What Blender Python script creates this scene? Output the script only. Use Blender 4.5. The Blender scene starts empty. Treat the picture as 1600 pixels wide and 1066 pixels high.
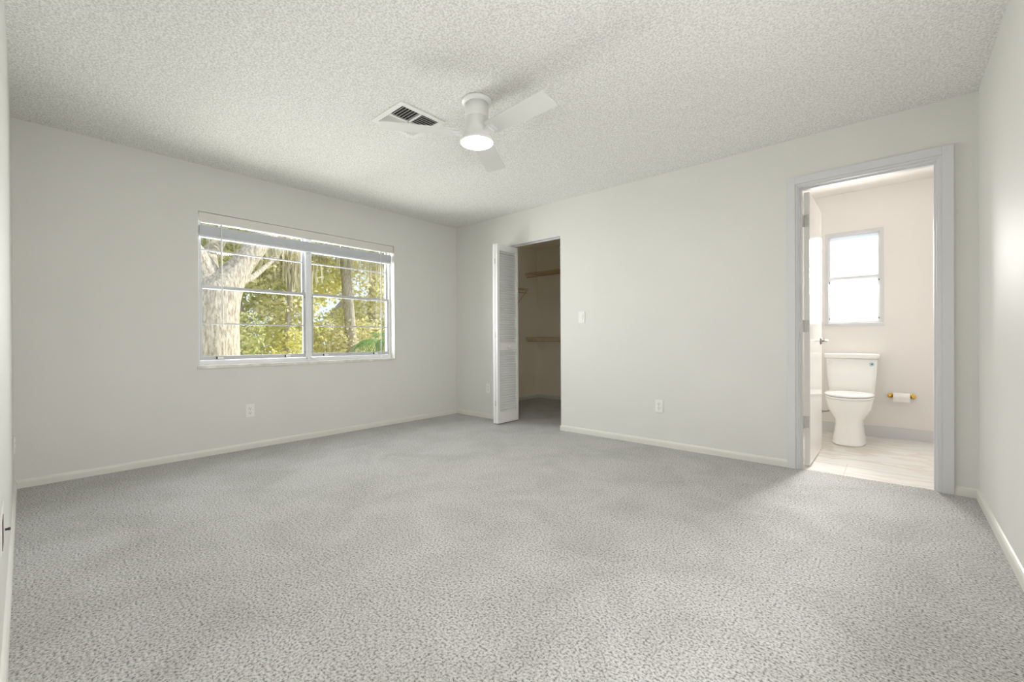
import bpy, bmesh, math, random
from mathutils import Vector, Matrix

# ------------------------------------------------------------------ scene, camera, light
S = bpy.context.scene
COL = S.collection
PI = math.pi
H = 2.44                    # ceiling height
LX, LY = 4.709, 3.839       # closet/bath wall length, window wall length

S.view_settings.view_transform = 'Standard'
S.view_settings.look = 'None'
S.view_settings.exposure = 0.0
S.view_settings.gamma = 1.0
S.view_settings.use_curve_mapping = False
S.cycles.use_denoising = True
S.cycles.max_bounces = 14
S.cycles.diffuse_bounces = 8
S.cycles.transparent_max_bounces = 24
S.cycles.sample_clamp_indirect = 6.0
S.cycles.caustics_reflective = False
S.cycles.caustics_refractive = False

cam_d = bpy.data.cameras.new('camera')
cam_d.sensor_fit = 'HORIZONTAL'
cam_d.sensor_width = 36.0
cam_d.lens = 674.703552 / 1600.0 * 36.0
cam_d.clip_start = 0.01
cam_d.clip_end = 200
cam = bpy.data.objects.new('camera', cam_d)
COL.objects.link(cam)
_r = Vector((0.7487673, 0.66281469, -0.00492214))
_u = Vector((0.00165876, 0.00555213, 0.99998321))
_f = Vector((-0.66283089, 0.74876289, -0.0030578))
cam.matrix_world = Matrix(((_r.x, _u.x, -_f.x, 4.3299581), (_r.y, _u.y, -_f.y, -3.7898491),
                           (_r.z, _u.z, -_f.z, 0.9659626), (0, 0, 0, 1)))
S.camera = cam

world = bpy.data.worlds.new('sky')
S.world = world
world.use_nodes = True
_wn = world.node_tree.nodes
_wl = world.node_tree.links
_bg = _wn['Background']
_bg.inputs['Color'].default_value = (0.80, 0.90, 1.0, 1)
_bg.inputs['Strength'].default_value = 1.3


def light(name, kind, loc, energy, color, aim=None, **kw):
    d = bpy.data.lights.new(name, kind)
    d.energy = energy
    d.color = color
    for k, v in kw.items():
        setattr(d, k, v)
    o = bpy.data.objects.new(name, d)
    COL.objects.link(o)
    o.location = loc
    if aim is not None:
        o.rotation_euler = Vector(aim).to_track_quat('-Z', 'Y').to_euler()
    return o


light('sun', 'SUN', (0, 20, 14), 6.8, (1.0, 0.93, 0.82), aim=(-0.095, -0.83, -0.56), angle=0.01)
# daylight entering through the bedroom window and the bathroom window
light('bedroom_window_daylight', 'AREA', (-0.75, -1.885, 1.52), 128.0, (0.985, 0.98, 0.985), aim=(1, 0, 0.0),
      shape='RECTANGLE', size=1.14, size_y=2.6)
light('bathroom_window_daylight', 'AREA', (4.02, 1.742, 1.57), 25.0, (1.0, 0.98, 0.955), aim=(0, -1, -0.2),
      shape='RECTANGLE', size=0.40, size_y=0.86)
# low sun reaching through the frosted bathroom pane, softened by it
light('bathroom_sun', 'AREA', (4.02, 1.738, 1.57), 12.5, (1.0, 0.985, 0.96), aim=(-0.11, -0.98, -0.64),
      shape='RECTANGLE', size=0.40, size_y=0.86, spread=math.radians(46))
# sunlit lawn throwing light up through the bedroom window
light('lawn_bounce', 'AREA', (-1.80, -2.30, -0.06), 170.0, (1.0, 0.975, 0.92), aim=(1, 0.32, 0.95),
      shape='RECTANGLE', size=0.55, size_y=4.2)
# added fill lamp brightening the room from behind the camera; no window stands there
light('rear_fill', 'AREA', (4.69, -2.75, 1.25), 46.0, (0.995, 0.99, 0.985), aim=(-1, 0.05, 0.30),
      shape='RECTANGLE', size=1.5, size_y=1.6)
FAN_LAMP = 166.0            # radiance of the ceiling fan's diffuser


# ------------------------------------------------------------------ materials
def new_mat(name):
    m = bpy.data.materials.new(name)
    m.use_nodes = True
    nt = m.node_tree
    return m, nt, nt.nodes['Principled BSDF']


def add(nt, typ, **kw):
    n = nt.nodes.new(typ)
    for k, v in kw.items():
        if k in n.inputs:
            n.inputs[k].default_value = v
        else:
            setattr(n, k, v)
    return n


def mat(name, col, rough=0.5, metal=0.0, var=0.0, scale=20.0, bump=0.0, bscale=None, spec=0.5):
    """paint / plastic / metal with a little procedural tone variation and optional bump"""
    m, nt, b = new_mat(name)
    b.inputs['Roughness'].default_value = rough
    b.inputs['Metallic'].default_value = metal
    b.inputs['Specular IOR Level'].default_value = spec
    tc = add(nt, 'ShaderNodeTexCoord')
    nz = add(nt, 'ShaderNodeTexNoise', Scale=scale, Detail=3.0)
    nt.links.new(tc.outputs['Object'], nz.inputs['Vector'])
    cr = add(nt, 'ShaderNodeValToRGB')
    e = cr.color_ramp.elements
    e[0].position, e[1].position = 0.3, 0.7
    e[0].color = (*[c * (1 - var) for c in col], 1)
    e[1].color = (*[min(1, c * (1 + var)) for c in col], 1)
    nt.links.new(nz.outputs['Fac'], cr.inputs['Fac'])
    nt.links.new(cr.outputs['Color'], b.inputs['Base Color'])
    if bump:
        n2 = add(nt, 'ShaderNodeTexNoise', Scale=bscale or scale, Detail=2.0)
        nt.links.new(tc.outputs['Object'], n2.inputs['Vector'])
        bp = add(nt, 'ShaderNodeBump', Strength=bump, Distance=0.01)
        nt.links.new(n2.outputs['Fac'], bp.inputs['Height'])
        nt.links.new(bp.outputs['Normal'], b.inputs['Normal'])
    return m


WALL = mat('wall_paint', (0.712, 0.708, 0.678), 0.55, var=0.012, scale=2.0, bump=0.06, bscale=90, spec=0.2)
CLOSET = mat('closet_paint', (0.92, 0.86, 0.74), 0.6, var=0.02, scale=2.0)
BATHWALL = mat('bathroom_paint', (0.82, 0.795, 0.765), 0.5, var=0.01, scale=2.0)
BASE = mat('baseboard_paint', (0.72, 0.71, 0.67), 0.4, var=0.02, scale=6)
TRIM = mat('trim_paint', (0.67, 0.672, 0.685), 0.35, var=0.01, scale=5)
DOOR = mat('door_gloss_paint', (0.83, 0.815, 0.79), 0.14, var=0.01, scale=3, spec=0.2)
LOUVER = mat('louver_paint', (0.84, 0.84, 0.83), 0.4, var=0.01, scale=5)
WHITE = mat('white_plastic', (0.82, 0.82, 0.80), 0.35, var=0.01, scale=8)
FANW = mat('fan_white', (0.80, 0.80, 0.79), 0.42, var=0.01, scale=8)
BLADE = mat('blade_white', (0.74, 0.74, 0.72), 0.45, var=0.01, scale=8)
PORC = mat('porcelain', (0.93, 0.925, 0.91), 0.07, var=0.005, scale=3)
SASH = mat('shaded_white_aluminium', (0.52, 0.53, 0.55), 0.45, var=0.03, scale=10)  # white aluminium darkened so the bars look backlit; shade is in the colour
ALU = mat('white_aluminium', (0.80, 0.81, 0.83), 0.35, var=0.02, scale=10)
BLIND = mat('blind_vinyl', (0.70, 0.72, 0.77), 0.45, var=0.03, scale=12)
MARBLE = mat('marble_sill', (0.74, 0.72, 0.68), 0.25, var=0.16, scale=14)
CHROME = mat('brushed_nickel', (0.55, 0.52, 0.48), 0.28, 1.0, var=0.05, scale=40)
HINGE = mat('painted_hinge', (0.60, 0.59, 0.57), 0.4, 0.4, var=0.08, scale=60)
GOLD = mat('polished_gold', (0.80, 0.52, 0.10), 0.22, 1.0, var=0.04, scale=30)
WIRE = mat('tan_wire_coating', (0.66, 0.46, 0.20), 0.4, var=0.06, scale=30)
DARK = mat('dark_slot', (0.03, 0.03, 0.03), 0.6, var=0.1, scale=30)
DUCT = mat('duct_shade', (0.035, 0.033, 0.03), 0.9, var=0.1, scale=20)
BROWN = mat('dark_brown_plastic', (0.09, 0.055, 0.045), 0.4, var=0.1, scale=20)
PAPER = mat('tissue_paper', (0.86, 0.83, 0.81), 0.9, var=0.02, scale=40, bump=0.2, bscale=160)
RUBBER = mat('grey_hose', (0.33, 0.31, 0.27), 0.5, var=0.1, scale=60)
BLUE = mat('pale_blue_sticker', (0.42, 0.66, 0.72), 0.4, var=0.04, scale=80)
HOUSE = mat('white_stucco', (0.85, 0.84, 0.82), 0.8, var=0.03, scale=6)
ROOF = mat('grey_shingle', (0.30, 0.28, 0.26), 0.9, var=0.2, scale=8)


def carpet_mat():
    m, nt, b = new_mat('carpet_pile')
    b.inputs['Roughness'].default_value = 0.95
    b.inputs['Specular IOR Level'].default_value = 0.1
    b.inputs['Sheen Weight'].default_value = 0.15
    tc = add(nt, 'ShaderNodeTexCoord')
    n1 = add(nt, 'ShaderNodeTexNoise', Scale=118.0, Detail=3.0, Roughness=0.6)
    n2 = add(nt, 'ShaderNodeTexNoise', Scale=2.8, Detail=5.0, Roughness=0.62, Distortion=0.6)
    n3 = add(nt, 'ShaderNodeTexNoise', Scale=62.0, Detail=2.0)
    for n in (n1, n2, n3):
        nt.links.new(tc.outputs['Object'], n.inputs['Vector'])
    c1 = add(nt, 'ShaderNodeValToRGB')
    e = c1.color_ramp.elements
    e[0].position, e[1].position = 0.35, 0.60
    e[0].color = (0.16, 0.156, 0.15, 1)
    e[1].color = (0.60, 0.596, 0.580, 1)
    k = e.new(0.46)
    k.color = (0.42, 0.416, 0.404, 1)
    nt.links.new(n1.outputs['Fac'], c1.inputs['Fac'])
    c2 = add(nt, 'ShaderNodeValToRGB')           # brushed pile: footprints and vacuum strokes
    e = c2.color_ramp.elements
    e[0].position, e[1].position = 0.32, 0.60
    e[0].color = (0.84, 0.835, 0.82, 1)
    e[1].color = (1, 1, 1, 1)
    nt.links.new(n2.outputs['Fac'], c2.inputs['Fac'])
    mx = add(nt, 'ShaderNodeMix', data_type='RGBA', blend_type='MULTIPLY')
    mx.inputs[0].default_value = 1.0
    nt.links.new(c1.outputs['Color'], mx.inputs[6])
    nt.links.new(c2.outputs['Color'], mx.inputs[7])
    nt.links.new(mx.outputs[2], b.inputs['Base Color'])
    ad = add(nt, 'ShaderNodeMath', operation='ADD')
    nt.links.new(n1.outputs['Fac'], ad.inputs[0])
    nt.links.new(n3.outputs['Fac'], ad.inputs[1])
    bp = add(nt, 'ShaderNodeBump', Strength=0.55, Distance=0.012)
    nt.links.new(ad.outputs[0], bp.inputs['Height'])
    nt.links.new(bp.outputs['Normal'], b.inputs['Normal'])
    return m


def popcorn_mat():
    m, nt, b = new_mat('popcorn_ceiling')
    b.inputs['Roughness'].default_value = 0.95
    b.inputs['Specular IOR Level'].default_value = 0.1
    tc = add(nt, 'ShaderNodeTexCoord')
    n1 = add(nt, 'ShaderNodeTexNoise', Scale=105.0, Detail=3.0, Roughness=0.65)
    nt.links.new(tc.outputs['Object'], n1.inputs['Vector'])
    c1 = add(nt, 'ShaderNodeValToRGB')
    e = c1.color_ramp.elements
    e[0].position, e[1].position = 0.36, 0.60
    e[0].color = (0.63, 0.625, 0.60, 1)
    e[1].color = (0.91, 0.905, 0.885, 1)
    nt.links.new(n1.outputs['Fac'], c1.inputs['Fac'])
    nt.links.new(c1.outputs['Color'], b.inputs['Base Color'])
    bp = add(nt, 'ShaderNodeBump', Strength=0.6, Distance=0.012)
    nt.links.new(n1.outputs['Fac'], bp.inputs['Height'])
    nt.links.new(bp.outputs['Normal'], b.inputs['Normal'])
    return m


def tile_mat():
    m, nt, b = new_mat('marble_look_tile')
    b.inputs['Roughness'].default_value = 0.22
    tc = add(nt, 'ShaderNodeTexCoord')
    mp = add(nt, 'ShaderNodeMapping')
    mp.inputs['Location'].default_value = (0.14, 0.20, 0)
    nt.links.new(tc.outputs['Object'], mp.inputs['Vector'])
    br = add(nt, 'ShaderNodeTexBrick', Scale=1.0)
    br.offset = 0.5
    br.inputs['Brick Width'].default_value = 1.2
    br.inputs['Row Height'].default_value = 0.6
    br.inputs['Mortar Size'].default_value = 0.003
    br.inputs['Mortar'].default_value = (0.66, 0.62, 0.56, 1)
    nt.links.new(mp.outputs['Vector'], br.inputs['Vector'])
    nz = add(nt, 'ShaderNodeTexNoise', Scale=2.2, Detail=6.0, Roughness=0.6, Distortion=1.6)
    mp2 = add(nt, 'ShaderNodeMapping')
    mp2.inputs['Scale'].default_value = (1.0, 3.2, 1.0)
    nt.links.new(tc.outputs['Object'], mp2.inputs['Vector'])
    nt.links.new(mp2.outputs['Vector'], nz.inputs['Vector'])
    cr = add(nt, 'ShaderNodeValToRGB')
    e = cr.color_ramp.elements
    e[0].position, e[1].position = 0.38, 0.52
    e[0].color = (0.76, 0.73, 0.69, 1)
    e[1].color = (0.80, 0.785, 0.76, 1)
    n = cr.color_ramp.elements.new(0.455)
    n.color = (0.72, 0.66, 0.59, 1)
    nt.links.new(nz.outputs['Fac'], cr.inputs['Fac'])
    nt.links.new(cr.outputs['Color'], br.inputs['Color1'])
    nt.links.new(cr.outputs['Color'], br.inputs['Color2'])
    nt.links.new(br.outputs['Color'], b.inputs['Base Color'])
    return m


def glass_mat():
    m = bpy.data.materials.new('clear_pane')
    m.use_nodes = True
    nt = m.node_tree
    nt.nodes.clear()
    out = add(nt, 'ShaderNodeOutputMaterial')
    tr = add(nt, 'ShaderNodeBsdfTransparent')
    nz = add(nt, 'ShaderNodeTexNoise', Scale=1.5)
    cr = add(nt, 'ShaderNodeValToRGB')
    cr.color_ramp.elements[0].color = (0.93, 0.95, 0.95, 1)
    cr.color_ramp.elements[1].color = (0.97, 0.98, 0.97, 1)
    nt.links.new(nz.outputs['Fac'], cr.inputs['Fac'])
    nt.links.new(cr.outputs['Color'], tr.inputs['Color'])
    gl = add(nt, 'ShaderNodeBsdfGlossy', Roughness=0.02)
    fr = add(nt, 'ShaderNodeFresnel', IOR=1.45)
    mx = add(nt, 'ShaderNodeMixShader')
    ge = add(nt, 'ShaderNodeNewGeometry')            # reflect at the entry face only
    iv = add(nt, 'ShaderNodeMath', operation='SUBTRACT')
    iv.inputs[0].default_value = 1.0
    nt.links.new(ge.outputs['Backfacing'], iv.inputs[1])
    ml = add(nt, 'ShaderNodeMath', operation='MULTIPLY')
    nt.links.new(fr.outputs['Fac'], ml.inputs[0])
    nt.links.new(iv.outputs[0], ml.inputs[1])
    nt.links.new(ml.outputs[0], mx.inputs['Fac'])
    nt.links.new(tr.outputs[0], mx.inputs[1])
    nt.links.new(gl.outputs[0], mx.inputs[2])
    nt.links.new(mx.outputs[0], out.inputs['Surface'])
    return m


def frosted_mat():
    m = bpy.data.materials.new('frosted_pane')
    m.use_nodes = True
    nt = m.node_tree
    nt.nodes.clear()
    out = add(nt, 'ShaderNodeOutputMaterial')
    tl = add(nt, 'ShaderNodeBsdfTranslucent')
    nz = add(nt, 'ShaderNodeTexNoise', Scale=60.0)
    cr = add(nt, 'ShaderNodeValToRGB')
    cr.color_ramp.elements[0].color = (0.90, 0.92, 0.94, 1)
    cr.color_ramp.elements[1].color = (0.96, 0.97, 0.97, 1)
    nt.links.new(nz.outputs['Fac'], cr.inputs['Fac'])
    nt.links.new(cr.outputs['Color'], tl.inputs['Color'])
    df = add(nt, 'ShaderNodeBsdfDiffuse')
    df.inputs['Color'].default_value = (0.9, 0.92, 0.93, 1)
    mx = add(nt, 'ShaderNodeMixShader')
    mx.inputs[0].default_value = 0.12
    nt.links.new(tl.outputs[0], mx.inputs[1])
    nt.links.new(df.outputs[0], mx.inputs[2])
    nt.links.new(mx.outputs[0], out.inputs['Surface'])
    return m


def lamp_mat():
    m, nt, b = new_mat('lit_diffuser')
    b.inputs['Base Color'].default_value = (0.9, 0.9, 0.9, 1)
    nz = add(nt, 'ShaderNodeTexNoise', Scale=5.0)
    cr = add(nt, 'ShaderNodeValToRGB')
    cr.color_ramp.elements[0].color = (1.0, 0.965, 0.91, 1)
    cr.color_ramp.elements[1].color = (1.0, 0.97, 0.915, 1)
    nt.links.new(nz.outputs['Fac'], cr.inputs['Fac'])
    nt.links.new(cr.outputs['Color'], b.inputs['Emission Color'])
    b.inputs['Emission Strength'].default_value = FAN_LAMP
    return m


def leaf_mat(name, cols, trans=0.45):
    m = bpy.data.materials.new(name)
    m.use_nodes = True
    nt = m.node_tree
    nt.nodes.clear()
    out = add(nt, 'ShaderNodeOutputMaterial')
    g = add(nt, 'ShaderNodeNewGeometry')
    cr = add(nt, 'ShaderNodeValToRGB')
    el = cr.color_ramp.elements
    el[0].color = (*cols[0], 1)
    el[1].color = (*cols[-1], 1)
    for i, c in enumerate(cols[1:-1]):
        k = el.new((i + 1) / (len(cols) - 1))
        k.color = (*c, 1)
    nt.links.new(g.outputs['Random Per Island'], cr.inputs['Fac'])
    df = add(nt, 'ShaderNodeBsdfDiffuse')
    tl = add(nt, 'ShaderNodeBsdfTranslucent')
    nt.links.new(cr.outputs['Color'], df.inputs['Color'])
    nt.links.new(cr.outputs['Color'], tl.inputs['Color'])
    mx = add(nt, 'ShaderNodeMixShader')
    mx.inputs[0].default_value = trans
    nt.links.new(df.outputs[0], mx.inputs[1])
    nt.links.new(tl.outputs[0], mx.inputs[2])
    nt.links.new(mx.outputs[0], out.inputs['Surface'])
    return m


def bark_mat(name, c0, c1):
    m, nt, b = new_mat(name)
    b.inputs['Roughness'].default_value = 0.95
    b.inputs['Specular IOR Level'].default_value = 0.1
    tc = add(nt, 'ShaderNodeTexCoord')
    mp = add(nt, 'ShaderNodeMapping')
    mp.inputs['Scale'].default_value = (1, 1, 0.28)
    nt.links.new(tc.outputs['Object'], mp.inputs['Vector'])
    nz = add(nt, 'ShaderNodeTexNoise', Scale=26.0, Detail=5.0, Roughness=0.65)
    nt.links.new(mp.outputs['Vector'], nz.inputs['Vector'])
    cr = add(nt, 'ShaderNodeValToRGB')
    e = cr.color_ramp.elements
    e[0].position, e[1].position = 0.36, 0.60
    e[0].color = (*c0, 1)
    e[1].color = (*c1, 1)
    nt.links.new(nz.outputs['Fac'], cr.inputs['Fac'])
    nt.links.new(cr.outputs['Color'], b.inputs['Base Color'])
    bp = add(nt, 'ShaderNodeBump', Strength=0.9, Distance=0.05)
    nt.links.new(nz.outputs['Fac'], bp.inputs['Height'])
    nt.links.new(bp.outputs['Normal'], b.inputs['Normal'])
    return m


CARPET = carpet_mat()
POPCORN = popcorn_mat()
TILE = tile_mat()
GLASS = glass_mat()
FROST = frosted_mat()
LAMP = lamp_mat()
LEAF_YELLOW = leaf_mat('yellow_green_leaves', [(0.80, 0.73, 0.31), (0.90, 0.86, 0.41), (0.58, 0.60, 0.27), (0.86, 0.82, 0.54)])
LEAF_GREEN = leaf_mat('olive_green_leaves', [(0.41, 0.45, 0.22), (0.66, 0.66, 0.36), (0.53, 0.56, 0.30), (0.79, 0.75, 0.49)])
LEAF_MIX = leaf_mat('mixed_leaves', [(0.48, 0.50, 0.26), (0.85, 0.79, 0.45), (0.71, 0.69, 0.46), (0.84, 0.78, 0.65)])
LEAF_PALM = leaf_mat('palm_fronds', [(0.14, 0.28, 0.10), (0.26, 0.42, 0.17), (0.20, 0.34, 0.13)])
MOSS = leaf_mat('spanish_moss', [(0.50, 0.47, 0.38), (0.66, 0.61, 0.52), (0.58, 0.55, 0.42)], 0.3)
GRASS = mat('lawn', (0.46, 0.43, 0.24), 0.95, var=0.35, scale=9)
BARK = bark_mat('pale_oak_bark', (0.34, 0.29, 0.24), (0.66, 0.60, 0.53))
BARK2 = bark_mat('grey_tree_bark', (0.36, 0.31, 0.26), (0.60, 0.54, 0.47))


# ------------------------------------------------------------------ mesh helpers
class MB:
    """collects boxes, tubes, lathes and lofts and links them as ONE mesh object"""

    def __init__(self):
        self.bm = bmesh.new()
        self.mi = 0

    def _done(self, faces, smooth):
        for f in faces:
            f.material_index = self.mi
            f.smooth = smooth

    def box(self, x0, x1, y0, y1, z0, z1, bevel=0.0, M=None):
        vs = [self.bm.verts.new((x, y, z)) for x in (x0, x1) for y in (y0, y1) for z in (z0, z1)]
        idx = ((0, 1, 3, 2), (4, 6, 7, 5), (0, 4, 5, 1), (2, 3, 7, 6), (0, 2, 6, 4), (1, 5, 7, 3))
        fs = [self.bm.faces.new([vs[i] for i in q]) for q in idx]
        self._done(fs, False)
        if bevel:
            es = list({e for f in fs for e in f.edges})
            r = bmesh.ops.bevel(self.bm, geom=es, offset=bevel, segments=2, affect='EDGES', profile=0.7)
            self._done(r['faces'], False)
            vs = list({v for f in r['faces'] for v in f.verts} | {v for f in fs if f.is_valid for v in f.verts})
        if M is not None:
            for v in vs:
                if v.is_valid:
                    v.co = M @ v.co
        return self

    def ring(self, pts):
        return [self.bm.verts.new(p) for p in pts]

    def loft(self, rings, cap0=True, cap1=True, smooth=True, closed=False):
        R = [self.ring(r) for r in rings]
        n = len(R[0])
        fs = []
        prs = list(zip(R, R[1:])) + ([(R[-1], R[0])] if closed else [])
        for a, b in prs:
            for i in range(n):
                fs.append(self.bm.faces.new((a[i], a[(i + 1) % n], b[(i + 1) % n], b[i])))
        self._done(fs, smooth)
        cs = []
        if cap0 and not closed:
            cs.append(self.bm.faces.new(R[0][::-1]))
        if cap1 and not closed:
            cs.append(self.bm.faces.new(R[-1]))
        self._done(cs, False)
        return self

    def lathe(self, prof, c=(0, 0, 0), axis='Z', n=40, smooth=True, cap=True):
        rings = []
        for r, h in prof:
            ring = []
            for k in range(n):
                a = 2 * PI * k / n
                p = (r * math.cos(a), r * math.sin(a), h)
                if axis == 'Y':
                    p = (p[0], p[2], p[1])
                elif axis == 'X':
                    p = (p[2], p[0], p[1])
                ring.append((c[0] + p[0], c[1] + p[1], c[2] + p[2]))
            rings.append(ring)
        return self.loft(rings, cap, cap, smooth)

    def tube(self, pts, rad, n=8, cap=True, jitter=0.0, rnd=None):
        pts = [Vector(p) for p in pts]
        if not hasattr(rad, '__len__'):
            rad = [rad] * len(pts)
        rings = []
        up = None
        for i, p in enumerate(pts):
            t = (pts[min(i + 1, len(pts) - 1)] - pts[max(i - 1, 0)]).normalized()
            if up is None:
                up = t.orthogonal().normalized()
            a = (up - t * up.dot(t)).normalized()
            up = a
            b = t.cross(a)
            ring = []
            for k in range(n):
                j = 1 + (rnd.uniform(-jitter, jitter) if rnd else 0)
                ang = 2 * PI * k / n
                ring.append(p + (a * math.cos(ang) + b * math.sin(ang)) * rad[i] * j)
            rings.append(ring)
        return self.loft(rings, cap, cap, True)

    def build(self, name, mats, parent=None):
        bmesh.ops.recalc_face_normals(self.bm, faces=self.bm.faces)
        me = bpy.data.meshes.new(name)
        self.bm.to_mesh(me)
        self.bm.free()
        for m in (mats if isinstance(mats, (list, tuple)) else [mats]):
            me.materials.append(m)
        o = bpy.data.objects.new(name, me)
        COL.objects.link(o)
        if parent is not None:
            o.parent = parent
        return o


def tag(o, label=None, cat=None, group=None, kind=None):
    if label:
        o['label'] = label
    if cat:
        o['category'] = cat
    if group:
        o['group'] = group
    if kind:
        o['kind'] = kind
    return o


def empty(name, loc=(0, 0, 0), rz=0.0):
    o = bpy.data.objects.new(name, None)
    o.empty_display_size = 0.1
    COL.objects.link(o)
    o.location = loc
    o.rotation_euler = (0, 0, rz)
    return o


def structure(name, mb, mats, label, cat):
    return tag(mb.build(name, mats), label, cat, None, 'structure')


def wall_boxes(mb, axis, t0, t1, a0, a1, holes, z1=H):
    """wall slab with rectangular holes; axis 'x' = wall runs along y at x in t0..t1"""
    def bx(u0, u1, z0, zz):
        if u1 - u0 < 1e-5 or zz - z0 < 1e-5:
            return
        if axis == 'x':
            mb.box(t0, t1, u0, u1, z0, zz)
        else:
            mb.box(u0, u1, t0, t1, z0, zz)
    u = a0
    for (h0, h1, zb, zt) in sorted(holes):
        bx(u, h0, 0, z1)
        bx(h0, h1, 0, zb)
        bx(h0, h1, zt, z1)
        u = h1
    bx(u, a1, 0, z1)
    return mb


# ------------------------------------------------------------------ room shell
WY0, WY1, WZ0, WZ1 = -2.826, -0.950, 0.757, 2.052     # bedroom window opening
CX0, CX1, CZ1 = 0.895, 1.676, 2.080                    # closet opening
BX0, BX1, BZ1 = 3.790, 4.548, 2.092                    # bathroom opening
WT = 0.115                                             # partition thickness
BYB = 1.753                                            # bathroom back wall
structure('wall_left', wall_boxes(MB(), 'x', -0.20, 0.0, -LY, WT, [(WY0, WY1, WZ0, WZ1)]), WALL,
          'greige painted left wall holding the wide window', 'wall')
structure('wall_back', wall_boxes(MB(), 'y', 0.0, WT, 0.0, LX + 0.12, [(CX0, CX1, 0, CZ1), (BX0, BX1, 0, BZ1)]), WALL,
          'greige painted wall with the closet opening and the bathroom doorway', 'wall')
structure('wall_right', MB().box(LX, LX + 0.12, -LY - 0.12, 0.0, 0, H), WALL,
          'greige painted wall at the right edge of the room', 'wall')
structure('wall_front', MB().box(-0.20, LX, -LY - 0.12, -LY, 0, H), WALL,
          'greige painted wall at the left edge of the picture', 'wall')
structure('ceiling', MB().box(-0.20, LX + 0.12, -LY - 0.12, WT, H, H + 0.12), POPCORN,
          'off-white popcorn textured bedroom ceiling', 'ceiling')
mb = MB()
mb.box(0, LX, -LY, 0.0, -0.06, 0.0)
mb.box(BX0 + 0.02, BX1 - 0.02, 0.0, 0.022, -0.06, 0.0)
mb.box(CX0, CX1, 0.0, WT, -0.06, 0.0)
mb.box(-0.14, 2.30, WT, 1.90, -0.06, 0.0)
structure('floor', mb, CARPET, 'speckled light grey wall-to-wall carpet of bedroom and closet', 'floor')
structure('floor.001', MB().box(BX0 + 0.02, BX1 - 0.02, 0.022, WT, -0.06, -0.002).box(3.0, 4.95, WT, BYB, -0.06, -0.002), TILE,
          'cream marble-look tile floor of the bathroom', 'floor')
# closet shell
CLX, CLY, CLH = -0.135, 1.895, 2.46
structure('wall_back.001', MB().box(CLX, 2.30, CLY, CLY + 0.1, 0, CLH), CLOSET,
          'dim beige back wall inside the closet', 'wall')
structure('wall_left.001', MB().box(CLX - 0.1, CLX, WT, CLY + 0.1, 0, CLH), CLOSET,
          'dim beige side wall inside the closet', 'wall')
structure('wall_right.001', MB().box(2.30, 2.40, WT, CLY + 0.1, 0, CLH), CLOSET,
          'beige side wall of the closet hidden right of its opening', 'wall')
structure('ceiling.001', MB().box(CLX - 0.1, 2.40, WT, CLY + 0.1, CLH, CLH + 0.1), CLOSET,
          'dim closet ceiling', 'ceiling')
# bathroom shell
VX0, VX1, VZ0, VZ1 = 3.800, 4.245, 1.098, 2.036
structure('wall_back.002', wall_boxes(MB(), 'y', BYB, BYB + 0.14, 3.0, 4.95, [(VX0, VX1, VZ0, VZ1)]), BATHWALL,
          'bright white bathroom wall behind the toilet', 'wall')
structure('wall_left.002', MB().box(2.9, 3.0, WT, BYB + 0.14, 0, H), BATHWALL,
          'bathroom side wall hidden behind the open door', 'wall')
structure('wall_right.002', MB().box(4.95, 5.05, WT, BYB + 0.14, 0, H), BATHWALL,
          'bathroom side wall hidden right of the doorway', 'wall')
structure('ceiling.002', MB().box(2.9, 5.05, WT, BYB + 0.14, H, H + 0.1), BATHWALL,
          'smooth white bathroom ceiling', 'ceiling')


def baseboard(mb, pts, h, t, side):
    """rounded-top board along a straight run; side = unit normal into the room"""
    (x0, y0), (x1, y1) = pts
    prof = [(0, 0), (t, 0), (t, h * 0.62), (t * 0.86, h * 0.82), (t * 0.5, h * 0.96), (0, h)]
    rings = []
    for (x, y) in ((x0, y0), (x1, y1)):
        rings.append([(x + side[0] * d, y + side[1] * d, z) for d, z in prof])
    mb.loft(rings, smooth=False)
    return mb


BH, BT = 0.056, 0.013
structure('baseboard_left', baseboard(MB(), ((0, -LY), (0, 0)), BH, BT, (1, 0)), BASE,
          'cream baseboard along the window wall', 'baseboard')
mb = MB()
baseboard(mb, ((0, 0), (CX0, 0)), BH, BT, (0, -1))
baseboard(mb, ((CX1, 0), (3.731, 0)), BH, BT, (0, -1))
baseboard(mb, ((4.599, 0), (LX, 0)), BH, BT, (0, -1))
mb.box(CX1 - 0.012, CX1, -BT, 0.06, 0, BH * 0.9)
structure('baseboard_back', mb, BASE, 'cream baseboard along the closet and bathroom wall', 'baseboard')
structure('baseboard_right', baseboard(MB(), ((LX, -LY), (LX, 0)), BH, BT, (-1, 0)), BASE,
          'cream baseboard along the right wall', 'baseboard')
structure('baseboard_front', baseboard(MB(), ((0, -LY), (LX, -LY)), BH, BT, (0, 1)), BASE,
          'cream baseboard at the left edge of the picture', 'baseboard')
mb = MB()
baseboard(mb, ((CLX, CLY), (2.3, CLY)), BH, BT, (0, -1))
baseboard(mb, ((CLX, WT), (CLX, CLY)), BH, BT, (1, 0))
structure('baseboard_back.001', mb, BASE, 'cream baseboard inside the closet', 'baseboard')
mb = MB()
mb.box(3.0, 4.95, BYB - 0.014, BYB, 0, 0.105, 0.003)
structure('baseboard_back.002', mb, TRIM, 'tall white baseboard behind the toilet', 'baseboard')

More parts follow.
